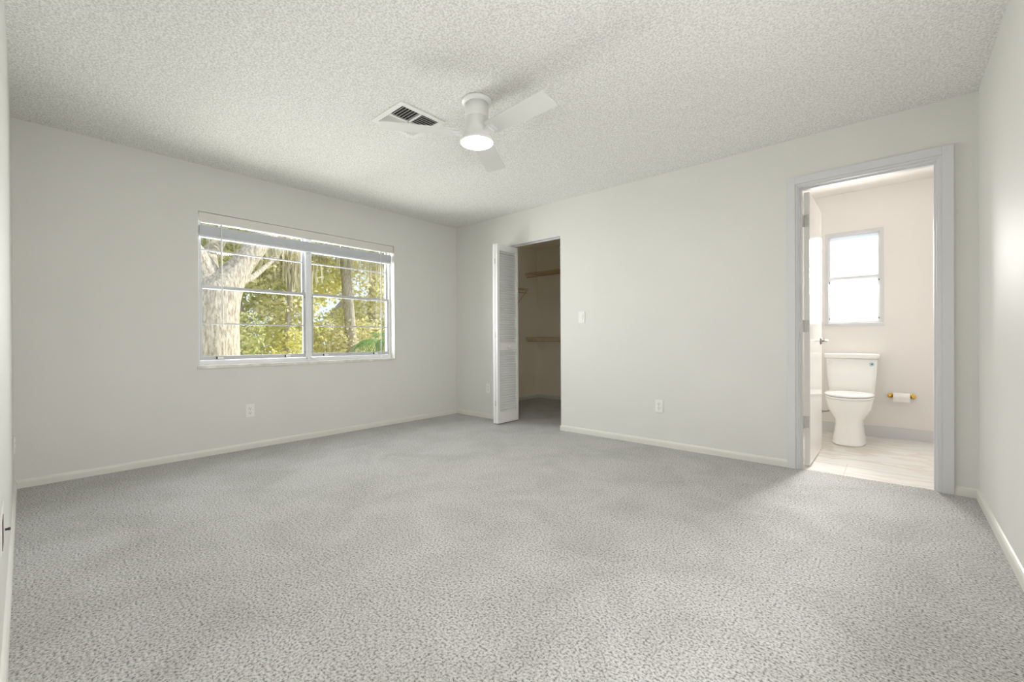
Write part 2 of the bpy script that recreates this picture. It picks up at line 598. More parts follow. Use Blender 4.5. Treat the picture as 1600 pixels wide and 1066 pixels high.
# bathroom door casing, jambs and stops
mb = MB()
TI0, TI1, TZ = 3.799, 4.537, 2.085
for (a, b, th) in ((0.0, 0.052, 0.017), (0.052, 0.068, 0.010)):
    mb.box(TI0 - 0.068 + a, TI0 - 0.068 + b, -th, 0, 0, TZ + 0.068 - a, 0.002)
    mb.box(TI1 + 0.068 - b, TI1 + 0.068 - a, -th, 0, 0, TZ + 0.068 - a, 0.002)
    mb.box(TI0 - 0.068 + b, TI1 + 0.068 - b, -th, 0, TZ + 0.068 - b, TZ + 0.068 - a, 0.002)
structure('trim_1', mb, TRIM, 'wide white casing around the bathroom doorway', 'door casing')
mb = MB()
mb.box(BX0, 3.806, 0.0, WT, 0, BZ1)
mb.box(4.530, BX1, 0.0, WT, 0, BZ1)
mb.box(3.806, 4.530, 0.0, WT, 2.077, BZ1)
mb.box(3.806, 3.817, 0.040, 0.078, 0, 2.077)
mb.box(4.519, 4.530, 0.040, 0.078, 0, 2.077)
mb.box(3.817, 4.519, 0.040, 0.078, 2.066, 2.077)
structure('trim_2', mb, TRIM, 'white jamb and stop lining the bathroom doorway', 'door jamb')
# closet opening lining and bifold track
mb = MB()
mb.box(CX0, CX1, 0.0, WT, CZ1 - 0.012, CZ1)
mb.box(CX0, CX1, 0.045, 0.070, CZ1 - 0.022, CZ1 - 0.012)
mb.box(CX1 - 0.008, CX1, 0.0, WT, BH, CZ1 - 0.012)
structure('trim_3', mb, TRIM, 'thin cream lining and door track of the closet opening', 'closet trim')

# ------------------------------------------------------------------ bathroom door (open at a right angle)
d1 = tag(empty('door_1', (3.82, 0.115, 0.0)), 'glossy white flush bathroom door standing open beside the toilet', 'door', None, 'structure')
mb = MB().box(0.001, 0.036, 0.003, 0.712, 0.010, 2.064, 0.0015)
mb.build('door_slab', DOOR, d1)
for hz in (1.850, 1.057, 0.334):
    mb = MB()
    mb.box(-0.0145, 0.000, -0.060, -0.001, hz - 0.045, hz + 0.045)      # leaf let into the jamb
    mb.box(0.003, 0.031, -0.0005, 0.003, hz - 0.045, hz + 0.045)
    for k in range(5):
        mb.lathe([(0.0058, -0.0085), (0.0058, 0.0085)], (-0.003, -0.001, hz - 0.036 + k * 0.018), n=12)
    mb.build('hinge', HINGE, d1)
mb = MB()
for s in (-1, 1):
    x = 0.036 if s > 0 else 0.001
    mb.lathe([(0.026, 0.0), (0.031, s * 0.004), (0.029, s * 0.010), (0.012, s * 0.012)], (x, 0.640, 0.942), 'X', 24)
    mb.lathe([(0.010, s * 0.010), (0.0095, s * 0.048)], (x, 0.640, 0.942), 'X', 14)
    mb.tube([(x + s * 0.046, 0.648, 0.942), (x + s * 0.050, 0.610, 0.942), (x + s * 0.050, 0.560, 0.940), (x + s * 0.046, 0.535, 0.937)],
            [0.009, 0.009, 0.008, 0.007], 10)
mb.build('lever_handle', CHROME, d1)

# ------------------------------------------------------------------ bifold louvered closet door, folded open
d2 = tag(empty('door_2', (0.935, -0.05, 0.0)), 'white louvered bifold closet door folded open', 'door', None, 'structure')


def louver_panel(x0, name):
    y0, y1, z0, z1, t = -0.187, 0.172, 0.012, 2.058, 0.032
    st = 0.036
    mb = MB()
    mb.box(x0, x0 + t, y0, y0 + st, z0, z1, 0.0015)
    mb.box(x0, x0 + t, y1 - st, y1, z0, z1, 0.0015)
    rails = [(z0, 0.135), (0.848, 0.925), (1.985, z1)]
    for a, b in rails:
        mb.box(x0 + 0.001, x0 + t - 0.001, y0 + st, y1 - st, a, b)
    for (a, b) in ((0.135, 0.848), (0.925, 1.985)):
        n = int(round((b - a) / 0.0272))
        p = (b - a) / n
        for k in range(n):
            zc = a + (k + 0.5) * p
            M = Matrix.Translation((x0 + t / 2, 0, zc)) @ Matrix.Rotation(math.radians(38), 4, 'Y')
            mb.box(-0.0165, 0.0165, y0 + st - 0.002, y1 - st + 0.002, -0.0033, 0.0033, M=M)
    return mb.build(name, LOUVER, d2)


fp = louver_panel(0.000, 'louvered_panel')
louver_panel(-0.040, 'louvered_panel')
MB().lathe([(0.006, 0.0), (0.006, 0.012), (0.014, 0.017), (0.0165, 0.024), (0.014, 0.031), (0.006, 0.033)], (0.032, -0.01, 0.886), 'X', 20).build('knob', LOUVER, fp)
for hz in (1.86, 1.02, 0.24):
    mb = MB()
    mb.box(-0.012, 0.004, -0.1885, -0.187, hz - 0.030, hz + 0.030)
    mb.lathe([(0.0035, -0.030), (0.0035, 0.030)], (-0.004, -0.189, hz), n=10)
    mb.build('panel_hinge', HINGE, d2)

# ------------------------------------------------------------------ bedroom window
w1 = tag(empty('window_1', (-0.10, -1.888, WZ0)), 'wide white aluminium double window overlooking trees', 'window', None, 'structure')


def wl(x0, x1, y0, y1, z0, z1):            # world -> local of window_1
    return (x0 + 0.10, x1 + 0.10, y0 + 1.888, y1 + 1.888, z0 - WZ0, z1 - WZ0)


mb = MB()
mb.box(*wl(-0.19, 0.010, WY0 - 0.012, WY1 + 0.012, WZ0 - 0.022, WZ0 + 0.004), 0.003)
mb.build('window_sill', MARBLE, w1)
mb = MB()
fz0 = WZ0 + 0.004
mb.box(*wl(-0.14, -0.075, WY0, WY1, fz0, 0.800))
mb.box(*wl(-0.14, -0.083, WY0 + 0.022, WY1 - 0.022, 2.010, WZ1))
mb.box(*wl(-0.14, -0.082, WY0, WY0 + 0.022, 0.800, WZ1))
mb.box(*wl(-0.14, -0.082, WY1 - 0.022, WY1, 0.800, WZ1))
mb.box(*wl(-0.078, -0.070, WY0 + 0.022, WY1 - 0.022, 0.786, 0.794))
mb.build('window_frame', ALU, w1)
mb = MB()
mb.box(*wl(-0.14, -0.070, -1.921, -1.866, fz0, WZ1), 0.003)
mb.box(*wl(-0.071, -0.064, -1.905, -1.882, fz0, WZ1), 0.002)
mb.build('mullion', ALU, w1)


GUIDE = mat('grey_guide', (0.16, 0.16, 0.16), 0.5, var=0.1, scale=30)


def sash(y0, y1, upper):
    mb = MB()
    if upper:
        x0, x1, z0, z1 = -0.132, -0.112, 1.418, 2.012
    else:
        x0, x1, z0, z1 = -0.108, -0.086, 0.802, 1.446
    st = 0.022
    mb.box(*wl(x0, x1, y0, y0 + st, z0, z1))
    mb.box(*wl(x0, x1, y1 - st, y1, z0, z1))
    mb.box(*wl(x0, x1, y0 + st, y1 - st, z0, z0 + (0.024 if upper else 0.036)))
    mb.box(*wl(x0, x1, y0 + st, y1 - st, z1 - 0.026, z1))
    zm = 1.752 if upper else 1.117
    mb.box(*wl(x0 + 0.004, x1 - 0.002, y0 + st, y1 - st, zm - 0.006, zm + 0.006))
    mb.mi = 1
    for yy in ((y1 - 0.007,) if y0 < -2.5 else (y0 + 0.007, y1 - 0.007)):   # little dark sash guides
        for zz in ((z0 + 0.05, z1 - 0.045) if not upper else (z0 + 0.05,)):
            mb.box(*wl(x1, x1 + 0.002, yy - 0.003, yy + 0.003, zz - 0.006, zz + 0.006))
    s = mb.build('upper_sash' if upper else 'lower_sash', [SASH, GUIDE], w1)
    g = MB().box(*wl((x0 + x1) / 2 - 0.0015, (x0 + x1) / 2 + 0.0015, y0 + 0.01, y1 - 0.01, z0 + 0.01, z1 - 0.01))
    g.build('pane', GLASS, s)
    if not upper:
        for yy in (y0 + 0.15, y1 - 0.17):
            mb = MB()
            mb.box(*wl(x1, x1 + 0.016, yy - 0.022, yy + 0.022, z0 + 0.008, z0 + 0.026), 0.003)
            mb.mi = 1
            mb.box(*wl(x1, x1 + 0.012, yy - 0.029, yy - 0.022, z0 + 0.008, z0 + 0.028))
            mb.build('latch', [WHITE, DARK], s)


for (a, b) in ((WY0 + 0.022, -1.921), (-1.866, WY1 - 0.022)):
    sash(a, b, True)
    sash(a, b, False)

# raised blind with valance
bl = tag(empty('window_blind', (-0.045, -1.888, WZ1)), 'raised white horizontal blind with valance hanging in the wide window', 'blind')


def bl_(x0, x1, y0, y1, z0, z1):
    return (x0 + 0.045, x1 + 0.045, y0 + 1.888, y1 + 1.888, z0 - WZ1, z1 - WZ1)


mb = MB()
mb.box(*bl_(-0.012, -0.002, WY0 + 0.006, WY1 - 0.008, 1.970, 2.046), 0.002)
mb.box(*bl_(-0.060, -0.012, WY1 - 0.016, WY1 - 0.008, 1.970, 2.046))
mb.build('valance', BASE, bl)
MB().box(*bl_(-0.072, -0.024, WY0 + 0.02, WY1 - 0.02, 2.006, 2.046), 0.002).build('head_rail', BLIND, bl)
mb = MB()
rnd = random.Random(4)
for k in range(30):
    z = 1.868 + k * 0.0026
    j = rnd.uniform(-0.0012, 0.0012)
    mb.box(*bl_(-0.073 + j, -0.023 + j, WY0 + 0.014, WY1 - 0.022, z, z + 0.0019))
mb.build('slat_stack', BLIND, bl)
MB().box(*bl_(-0.073, -0.023, WY0 + 0.014, WY1 - 0.022, 1.846, 1.866), 0.004).build('bottom_rail', BLIND, bl)
for yy in (WY0 + 0.16, -2.20, -1.57, WY1 - 0.16):
    MB().box(*bl_(-0.050, -0.046, yy - 0.004, yy + 0.004, 1.868, 2.006)).build('ladder_tape', WHITE, bl)
mb = MB()
mb.tube([(bx + 0.045, y + 1.888, z - WZ1) for bx, y, z in ((-0.018, -2.657, 2.005), (-0.017, -2.655, 1.60), (-0.016, -2.653, 1.13))], 0.0055, 8)
mb.lathe([(0.0055, 0), (0.008, 0.01), (0.008, 0.05), (0.0055, 0.06)], (0.029, -0.765, 1.09 - WZ1), n=10)
mb.build('tilt_wand', WHITE, bl)
mb = MB()
for dy in (0.0, 0.005):
    mb.tube([(0.027, y + 1.888 + dy, z - WZ1) for y, z in ((-1.112, 2.0), (-1.110, 1.4), (-1.112, 0.80))], 0.0030, 6)
mb.lathe([(0.003, 0), (0.007, -0.006), (0.009, -0.030), (0.007, -0.034)], (0.027, 0.780, 0.802 - WZ1), n=10)
mb.build('lift_cord', WHITE, bl)

# ------------------------------------------------------------------ bathroom window
w2 = tag(empty('window_2', (4.022, BYB, VZ0)), 'small white frosted window above the toilet', 'window', None, 'structure')


def w2_(x0, x1, y0, y1, z0, z1):
    return (x0 - 4.022, x1 - 4.022, y0 - BYB, y1 - BYB, z0 - VZ0, z1 - VZ0)


mb = MB()
mb.box(*w2_(VX0 - 0.010, VX0 + 0.020, -0.006 + BYB, BYB + 0.05, VZ0, VZ1 + 0.010))
mb.box(*w2_(VX1 - 0.020, VX1 + 0.010, -0.006 + BYB, BYB + 0.05, VZ0, VZ1 + 0.010))
mb.box(*w2_(VX0 + 0.020, VX1 - 0.020, -0.006 + BYB, BYB + 0.05, VZ1 - 0.020, VZ1 + 0.010))
mb.box(*w2_(VX0 - 0.014, VX1 + 0.014, -0.016 + BYB, BYB + 0.05, VZ0 - 0.012, VZ0 + 0.016), 0.003)
mb.build('window_frame', TRIM, w2)
for up in (True, False):
    z0, z1 = (1.572, VZ1 - 0.020) if up else (VZ0 + 0.016, 1.590)
    y0 = BYB + (0.032 if up else 0.010)
    a, b = VX0 + 0.020, VX1 - 0.020
    mb = MB()
    st = 0.012 if up else 0.016
    mb.box(*w2_(a, a + st, y0, y0 + 0.018, z0, z1))
    mb.box(*w2_(b - st, b, y0, y0 + 0.018, z0, z1))
    mb.box(*w2_(a + st, b - st, y0, y0 + 0.018, z0, z0 + 0.022))
    mb.box(*w2_(a + st, b - st, y0, y0 + 0.018, z1 - (0.012 if up else 0.022), z1))
    mb.mi = 1
    if not up:
        for xx in (a + 0.006, b - 0.006):
            for zz in (z0 + 0.05, z1 - 0.05):
                mb.box(*w2_(xx - 0.003, xx + 0.003, y0 - 0.003, y0, zz - 0.008, zz + 0.008))
    s = mb.build('upper_sash' if up else 'lower_sash', [ALU, DARK], w2)
    MB().box(*w2_(a + 0.006, b - 0.006, y0 + 0.007, y0 + 0.011, z0 + 0.008, z1 - 0.006)).build('frosted_pane', FROST, s)
    if not up:
        MB().box(*w2_(4.000, 4.045, y0 - 0.014, y0, z0 + 0.004, z0 + 0.018), 0.003).build('latch', WHITE, s)


# ------------------------------------------------------------------ ceiling fan
FX, FY = 2.405, -1.932
fan = tag(empty('ceiling_fan', (FX, FY, H)), 'white three-blade flush ceiling fan with lit round lamp', 'ceiling fan')
MB().lathe([(0.088, 0.0), (0.094, -0.003), (0.094, -0.012), (0.086, -0.022), (0.074, -0.026)], n=56).build('ceiling_canopy', FANW, fan)
mb = MB()
mb.lathe([(0.072, -0.020), (0.072, -0.108), (0.0705, -0.110), (0.0705, -0.112), (0.072, -0.114), (0.073, -0.165), (0.077, -0.190),
          (0.086, -0.215), (0.097, -0.234), (0.104, -0.247), (0.1055, -0.256), (0.1045, -0.260), (0.101, -0.261)], n=64)
mb.build('motor_housing', FANW, fan)
MB().lathe([(0.100, -0.2600), (0.090, -0.2630), (0.070, -0.2665), (0.040, -0.2690), (0.010, -0.2695)], n=64).build('lamp_diffuser', LAMP, fan)
for k in range(3):
    th = math.radians((-2.0, 121.5, 233.5)[k])
    M = Matrix.Rotation(th, 4, 'Z') @ Matrix.Translation((0, 0, -0.205)) @ Matrix.Rotation(math.radians(-8.5), 4, 'X')
    mb = MB()
    # blade outline with rounded corners, slightly wider at the tip
    out = []
    def corner(cx, cy, r, a0):
        for i in range(5):
            a = a0 + i * PI / 8
            out.append((cx + r * math.cos(a), cy + r * math.sin(a)))
    r0, r1, w0, w1_, rc = 0.118, 0.574, 0.060, 0.072, 0.012
    corner(r1 - rc, w1_ - rc, rc, 0)
    corner(r0 + rc, w0 - rc, rc, PI / 2)
    corner(r0 + rc, -w0 + rc, rc, PI)
    corner(r1 - rc, -w1_ + rc, rc, 3 * PI / 2)
    mb.loft([[M @ Vector((x, y, -0.003)) for x, y in out], [M @ Vector((x, y, 0.003)) for x, y in out]], smooth=False)
    b = mb.build('blade', BLADE, fan)
    mb = MB()
    mb.box(0.066, 0.128, -0.024, 0.024, -0.016, -0.004, 0.003, M=M)
    mb.box(0.112, 0.152, -0.030, 0.030, -0.012, -0.003, 0.003, M=M)
    mb.build('blade_bracket', FANW, b)

# ------------------------------------------------------------------ ceiling vent (four-way register)
VC = (1.885, -2.070)
VW = 0.352
vent = tag(empty('ceiling_vent', (VC[0], VC[1], H)), 'square white four-way ceiling air vent beside the fan', 'air vent')
hw = VW / 2
mb = MB()
bw = 0.036
for (x0, x1, y0, y1) in ((-hw, hw, -hw, -hw + bw), (-hw, hw, hw - bw, hw), (-hw, -hw + bw, -hw + bw, hw - bw), (hw - bw, hw, -hw + bw, hw - bw)):
    mb.box(x0, x1, y0, y1, -0.006, 0.0, 0.0015)
mb.box(-0.006, 0.006, -hw + bw, hw - bw, -0.010, 0.0)
mb.box(-hw + bw, hw - bw, -0.006, 0.006, -0.010, 0.0)
mb.build('vent_frame', WHITE, vent)
MB().box(-hw + bw, hw - bw, -hw + bw, hw - bw, -0.0008, -0.0002).build('duct_shade_sheet', DUCT, vent)  # near-black sheet on the solid ceiling, painted shade for the duct depth
q = hw - bw
for (sx, sy, along, tilt) in ((1, -1, 'x', 40), (1, 1, 'y', 38), (-1, 1, 'x', -52), (-1, -1, 'y', -52)):
    x0, x1 = (0.008, q) if sx > 0 else (-q, -0.008)
    y0, y1 = (0.008, q) if sy > 0 else (-q, -0.008)
    mb = MB()
    n = 6
    for k in range(n):
        if along == 'x':
            c = y0 + (k + 0.5) * (y1 - y0) / n
            M = Matrix.Translation((0, c, -0.006)) @ Matrix.Rotation(math.radians(tilt), 4, 'X')
            mb.box(x0, x1, -0.0085, 0.0085, -0.0008, 0.0008, M=M)
        else:
            c = x0 + (k + 0.5) * (x1 - x0) / n
            M = Matrix.Translation((c, 0, -0.006)) @ Matrix.Rotation(math.radians(tilt), 4, 'Y')
            mb.box(-0.0085, 0.0085, y0, y1, -0.0008, 0.0008, M=M)
    mb.build('louver_bank', WHITE, vent)


# ------------------------------------------------------------------ wall plates
def outlet(loc, rz, label, h=0.115, w=0.070):
    o = tag(empty('wall_outlet', loc, rz), label, 'outlet', 'duplex outlets low on the walls')
    MB().box(-w / 2, w / 2, -0.006, 0.0, -h / 2, h / 2, 0.002).build('cover_plate', WHITE, o)
    for s in (1, -1):
        mb = MB()
        c = s * 0.0195
        mb.lathe([(0.0165, 0.0), (0.0165, -0.0028), (0.0155, -0.0034)], (0, -0.006, c), 'Y', 20)
        mb.mi = 1
        mb.box(-0.0078, -0.0052, -0.0098, -0.0090, c + 0.000, c + 0.0095)
        mb.box(0.0052, 0.0078, -0.0098, -0.0090, c + 0.001, c + 0.0085)
        mb.lathe([(0.0030, -0.0090), (0.0030, -0.0098)], (0, 0, c - 0.0075), 'Y', 10)
        mb.build('receptacle', [WHITE, DARK], o)
    MB().lathe([(0.0028, -0.006), (0.0024, -0.0072)], (0, 0, 0), 'Y', 10).build('screw', WHITE, o)
    return o


outlet((0.0, -2.450, 0.342), PI / 2, 'white duplex outlet low on the wall under the window')
outlet((2.743, 0.0, 0.360), 0, 'white duplex outlet between the closet and the bathroom doorway')
outlet((0.585, 0.0, 0.367), 0, 'white duplex outlet beside the folded closet door, nearest the corner')
outlet((0.090, -LY, 0.308), PI, 'white duplex outlet seen edge-on beside the far left corner')
sw = tag(empty('light_switch', (1.932, 0.0, 1.192)), 'white rocker light switch on the wall beside the closet opening', 'light switch')
MB().box(-0.036, 0.036, -0.006, 0, -0.058, 0.058, 0.002).build('cover_plate', WHITE, sw)
mb = MB()
mb.loft([[(-0.0165, -0.006, -0.033), (0.0165, -0.006, -0.033), (0.0165, -0.006, 0.033), (-0.0165, -0.006, 0.033)],
         [(-0.0155, -0.0072, -0.032), (0.0155, -0.0072, -0.032), (0.0155, -0.0105, 0.032), (-0.0155, -0.0105, 0.032)]], smooth=False)
mb.build('rocker', WHITE, sw)
bp_ = tag(empty('blank_plate', (0.041, 0.0, 0.369)), 'blank wall plate painted over in the corner by the window wall', 'wall plate')
MB().box(-0.035, 0.035, -0.005, 0, -0.060, 0.060, 0.002).build('cover_plate', WALL, bp_)
for sz in (0.042, -0.042):
    MB().lathe([(0.003, -0.005), (0.0025, -0.0062)], (0, 0, sz), 'Y', 10).build('screw', WALL, bp_)
gp = tag(empty('wall_plate', (2.31, -LY, 0.405), PI), 'white wall plate with dark brown insert at the left picture edge', 'wall plate')
MB().box(-0.11, 0.11, -0.004, 0, -0.055, 0.055, 0.0015).build('cover_plate', WHITE, gp)
MB().box(-0.10, -0.015, -0.0052, -0.004, -0.040, 0.045, 0.0005).build('insert', BROWN, gp)
ds = tag(empty('door_stop', (2.12, -LY, 0.344)), 'small dark metal stop sticking out of the wall at the left edge', 'door stop')
MB().lathe([(0.008, 0.0), (0.008, 0.003), (0.004, 0.004)], (0, 0, 0), 'Y', 14).build('base', HINGE, ds)
MB().lathe([(0.0040, 0.003), (0.0040, 0.010), (0.0050, 0.010), (0.0050, 0.015), (0.003, 0.016)], (0, 0, 0), 'Y', 12).build('peg', BROWN, ds)


# ------------------------------------------------------------------ wire shelves in the closet
def wire_shelf(name, loc, rz, length, depth, label, pitch=0.0254, brace=()):
    """back edge along local +x at y=0, front towards -y"""
    o = tag(empty(name, loc, rz), label, 'wire shelf', 'wire shelves inside the closet')
    mb = MB()
    n = int(length / pitch)
    for k in range(n + 1):
        x = k * length / n
        mb.tube([(x, 0, 0), (x, -depth, 0), (x, -depth - 0.004, -0.004), (x, -depth - 0.004, -0.030)], 0.0014, 4)
    mb.build('shelf_wires', WIRE, o)
    mb = MB()
    for y, z in ((0, 0), (-depth * 0.5, -0.003), (-depth - 0.002, -0.002), (-depth - 0.006, -0.030)):
        mb.tube([(0, y, z), (length, y, z)], 0.0034, 8)
    mb.build('rail', WIRE, o)
    mb = MB()
    mb.tube([(0, -depth + 0.03, -0.062), (length, -depth + 0.03, -0.062)], 0.006, 8)
    for k in range(int(length / 0.30) + 1):
        x = 0.05 + k * 0.30
        if x < length:
            mb.tube([(x, -depth - 0.004, -0.028), (x, -depth + 0.005, -0.066), (x, -depth + 0.03, -0.070)], 0.003, 6)
    mb.build('hang_rod', WIRE, o)
    for x in brace:
        MB().tube([(x, -depth + 0.005, -0.010), (x, -0.004, -0.30)], 0.0042, 6).box(x - 0.008, x + 0.008, -0.004, 0.0, -0.33, -0.27).build('diagonal_brace', WIRE, o)
    for x in (0.002, length - 0.012):
        MB().box(x, x + 0.010, -depth - 0.014, -depth + 0.012, -0.040, 0.010, 0.002).build('end_cap', WHITE, o)
    return o


wire_shelf('wire_shelf', (CLX + 0.004, CLY - 0.004, 2.035), 0, 2.42, 0.30, 'upper wire shelf across the back of the closet')
wire_shelf('wire_shelf', (CLX + 0.004, CLY - 0.004, 1.000), 0, 2.42, 0.30, 'lower wire shelf across the back of the closet')
wire_shelf('wire_shelf', (CLX + 0.002, 0.125, 1.735), PI / 2, 1.165, 0.30,
           'wire shelf with diagonal brace on the closet side wall by the door', brace=(0.40, 1.155))

# ------------------------------------------------------------------ toilet
TX = 4.012
toi = tag(empty('toilet', (TX, 1.74, 0.0)), 'white porcelain two-piece toilet below the frosted window', 'toilet')


def egg(cx, cy, a, bf, bb, z, n=48, p=2.3):
    """horizontal ring: half-width a, front reach bf (towards -y), back reach bb"""
    pts = []
    for k in range(n):
        t = 2 * PI * k / n
        c, s = math.cos(t), math.sin(t)
        x = a * math.copysign(abs(c) ** (2 / p), c)
        y = (bb if s > 0 else bf) * math.copysign(abs(s) ** (2 / p), s)
        pts.append((cx + x, cy + y, z))
    return pts


mb = MB()
secs = [(0.126, -0.40, 0.275, 0.30, 0.000, 2.6), (0.128, -0.40, 0.278, 0.30, 0.012, 2.6), (0.120, -0.40, 0.268, 0.29, 0.03, 2.5), (0.112, -0.40, 0.256, 0.28, 0.10, 2.4),
        (0.106, -0.40, 0.246, 0.27, 0.17, 2.3), (0.112, -0.40, 0.246, 0.27, 0.22, 2.2), (0.142, -0.40, 0.262, 0.28, 0.268, 2.1),
        (0.166, -0.40, 0.283, 0.29, 0.320, 2.1), (0.174, -0.40, 0.292, 0.30, 0.370, 2.1), (0.180, -0.40, 0.297, 0.30, 0.400, 2.1), (0.178, -0.40, 0.295, 0.30, 0.412, 2.1)]
mb.loft([egg(0, cy, a, bf, bb, z, p=p) for a, cy, bf, bb, z, p in secs])
mb.build('bowl', PORC, toi)
MB().loft([egg(0, -0.41, 0.182, 0.290, 0.20, 0.414, p=2.2), egg(0, -0.41, 0.186, 0.294, 0.205, 0.420, p=2.2),
           egg(0, -0.41, 0.186, 0.294, 0.205, 0.428, p=2.2), egg(0, -0.41, 0.182, 0.290, 0.20, 0.432, p=2.2)]).build('seat', PORC, toi)
MB().loft([egg(0, -0.41, 0.180, 0.288, 0.20, 0.436, p=2.2), egg(0, -0.41, 0.186, 0.294, 0.205, 0.441, p=2.2),
           egg(0, -0.41, 0.186, 0.294, 0.205, 0.449, p=2.2), egg(0, -0.41, 0.170, 0.276, 0.19, 0.456, p=2.2), egg(0, -0.41, 0.10, 0.17, 0.12, 0.459, p=2.2)]).build('seat_lid', PORC, toi)


def rrect(cx, cy, hx, hy, r, z, n=6):
    pts = []
    for (sx, sy, a0) in ((1, 1, 0), (-1, 1, PI / 2), (-1, -1, PI), (1, -1, 3 * PI / 2)):
        for i in range(n + 1):
            a = a0 + i * PI / 2 / n
            pts.append((cx + sx * (hx - r) + r * math.cos(a), cy + sy * (hy - r) + r * math.sin(a), z))
    return pts


MB().loft([rrect(0, -0.105, 0.168, 0.085, 0.05, 0.405), rrect(0, -0.105, 0.178, 0.092, 0.05, 0.43), rrect(0, -0.105, 0.192, 0.098, 0.045, 0.60),
           rrect(0, -0.105, 0.202, 0.100, 0.04, 0.765)]).build('tank', PORC, toi)
MB().loft([rrect(0, -0.106, 0.206, 0.102, 0.03, 0.767), rrect(0, -0.106, 0.214, 0.106, 0.03, 0.774), rrect(0, -0.106, 0.216, 0.107, 0.03, 0.802),
           rrect(0, -0.106, 0.212, 0.104, 0.03, 0.812), rrect(0, -0.106, 0.18, 0.085, 0.03, 0.815)]).build('tank_lid', PORC, toi)
mb = MB()
mb.lathe([(0.014, 0.004), (0.014, -0.006), (0.010, -0.010), (0.006, -0.011)], (-0.176, -0.203, 0.733), 'Y', 20)
mb.tube([(-0.176, -0.213, 0.733), (-0.166, -0.217, 0.731), (-0.148, -0.217, 0.729)], [0.005, 0.005, 0.004], 8)
mb.build('flush_lever', PORC, toi)
mb = MB()
mb.lathe([(0.019, 0.002), (0.019, -0.0012)], (0.158, -0.2048, 0.715), 'Y', 24)
mb.mi = 1
mb.lathe([(0.0062, -0.0012), (0.0062, -0.002)], (0.160, -0.2048, 0.716), 'Y', 16)
tag(mb.build('round_sticker', [BLUE, DARK], toi), 'pale blue round sticker with a dark dot')
mb = MB()
mb.tube([(-0.10, -0.10, 0.41), (-0.11, -0.10, 0.30), (-0.14, -0.08, 0.24), (-0.20, -0.05, 0.215), (-0.26, -0.01, 0.20), (-0.26, 0.008, 0.20)], 0.0065, 8)
mb.lathe([(0.018, 0.010), (0.018, 0.004), (0.010, 0.002), (0.010, -0.03)], (-0.26, 0.0, 0.20), 'Y', 14)
tag(mb.build('supply_hose', RUBBER, toi), 'grey braided supply hose')
for s in (-1, 1):
    MB().lathe([(0.014, 0.0), (0.014, 0.012), (0.008, 0.018)], (s * 0.075, -0.205, 0.432), n=14).build('seat_hinge', PORC, toi)

# ------------------------------------------------------------------ toilet paper
tp = tag(empty('toilet_paper_holder', (4.380, BYB, 0.410)), 'polished gold toilet paper holder on the bathroom wall', 'toilet paper holder')
for s in (-1, 1):
    x = s * 0.078
    mb = MB()
    mb.lathe([(0.023, 0.0), (0.023, -0.008), (0.014, -0.011)], (x, 0, 0), 'Y', 24)
    mb.lathe([(0.0105, -0.009), (0.0105, -0.072)], (x, 0, 0), 'Y', 16)
    mb.lathe([(0.015, -0.010), (0.015, 0.010)], (x, -0.068, 0), 'X', 20)
    mb.build('post', GOLD, tp)
MB().lathe([(0.007, -0.074), (0.007, 0.074)], (0, -0.068, 0), 'X', 12).build('roller', GOLD, tp)
ro = tag(empty('toilet_paper_roll', (4.380, BYB - 0.068, 0.401)), 'white toilet paper roll hanging on the gold holder', 'toilet paper')
mb = MB()
ring = []
for r, h in ((0.018, -0.060), (0.042, -0.060), (0.0435, -0.058), (0.0435, 0.058), (0.042, 0.060), (0.018, 0.060)):
    ring.append([(h, r * math.cos(2 * PI * k / 40), r * math.sin(2 * PI * k / 40)) for k in range(40)])
mb.loft(ring, closed=True)
mb.build('paper', PAPER, ro)
MB().box(-0.058, 0.058, -0.0445, -0.0432, -0.036, 0.004).build('loose_sheet', PAPER, ro)

# ------------------------------------------------------------------ outdoors
structure('ground', MB().box(-34, -0.21, -18, 30, -0.45, -0.30), GRASS, 'sunlit lawn outside the window', 'lawn')


def leaf_cloud(clumps, n, size, seed, droop=0.0):
    """thousands of small bent leaves scattered through ellipsoidal clumps"""
    r = random.Random(seed)
    V, F = [], []
    tot = sum(c[3] * c[4] * c[5] for c in clumps)
    for (cx, cy, cz, rx, ry, rz_) in clumps:
        m = max(30, int(n * rx * ry * rz_ / tot))
        for _ in range(m):
            while True:
                x, y, z = r.uniform(-1, 1), r.uniform(-1, 1), r.uniform(-1, 1)
                d = x * x + y * y + z * z
                if d < 1 and d > r.random() * 0.5:
                    break
            c = Vector((cx + x * rx, cy + y * ry, cz + z * rz_))
            a = Vector((r.gauss(0, 1), r.gauss(0, 1), r.gauss(0, 0.6) - droop)).normalized()
            b = a.orthogonal().normalized()
            b = (Matrix.Rotation(r.uniform(0, 2 * PI), 3, a) @ b)
            L = size * r.uniform(0.6, 1.35)
            W = L * r.uniform(0.28, 0.45)
            k = b.cross(a) * L * r.uniform(-0.12, 0.12)
            i = len(V)
            V += [c, c + a * L * 0.45 + b * W + k, c + a * L, c + a * L * 0.45 - b * W + k]
            F.append((i, i + 1, i + 2, i + 3))
    return V, F


def leaf_obj(name, V, F, m, parent):
    me = bpy.data.meshes.new(name)
    me.from_pydata([tuple(v) for v in V], [], F)
    me.materials.append(m)
    o = bpy.data.objects.new(name, me)
    COL.objects.link(o)
    o.parent = parent
    return o


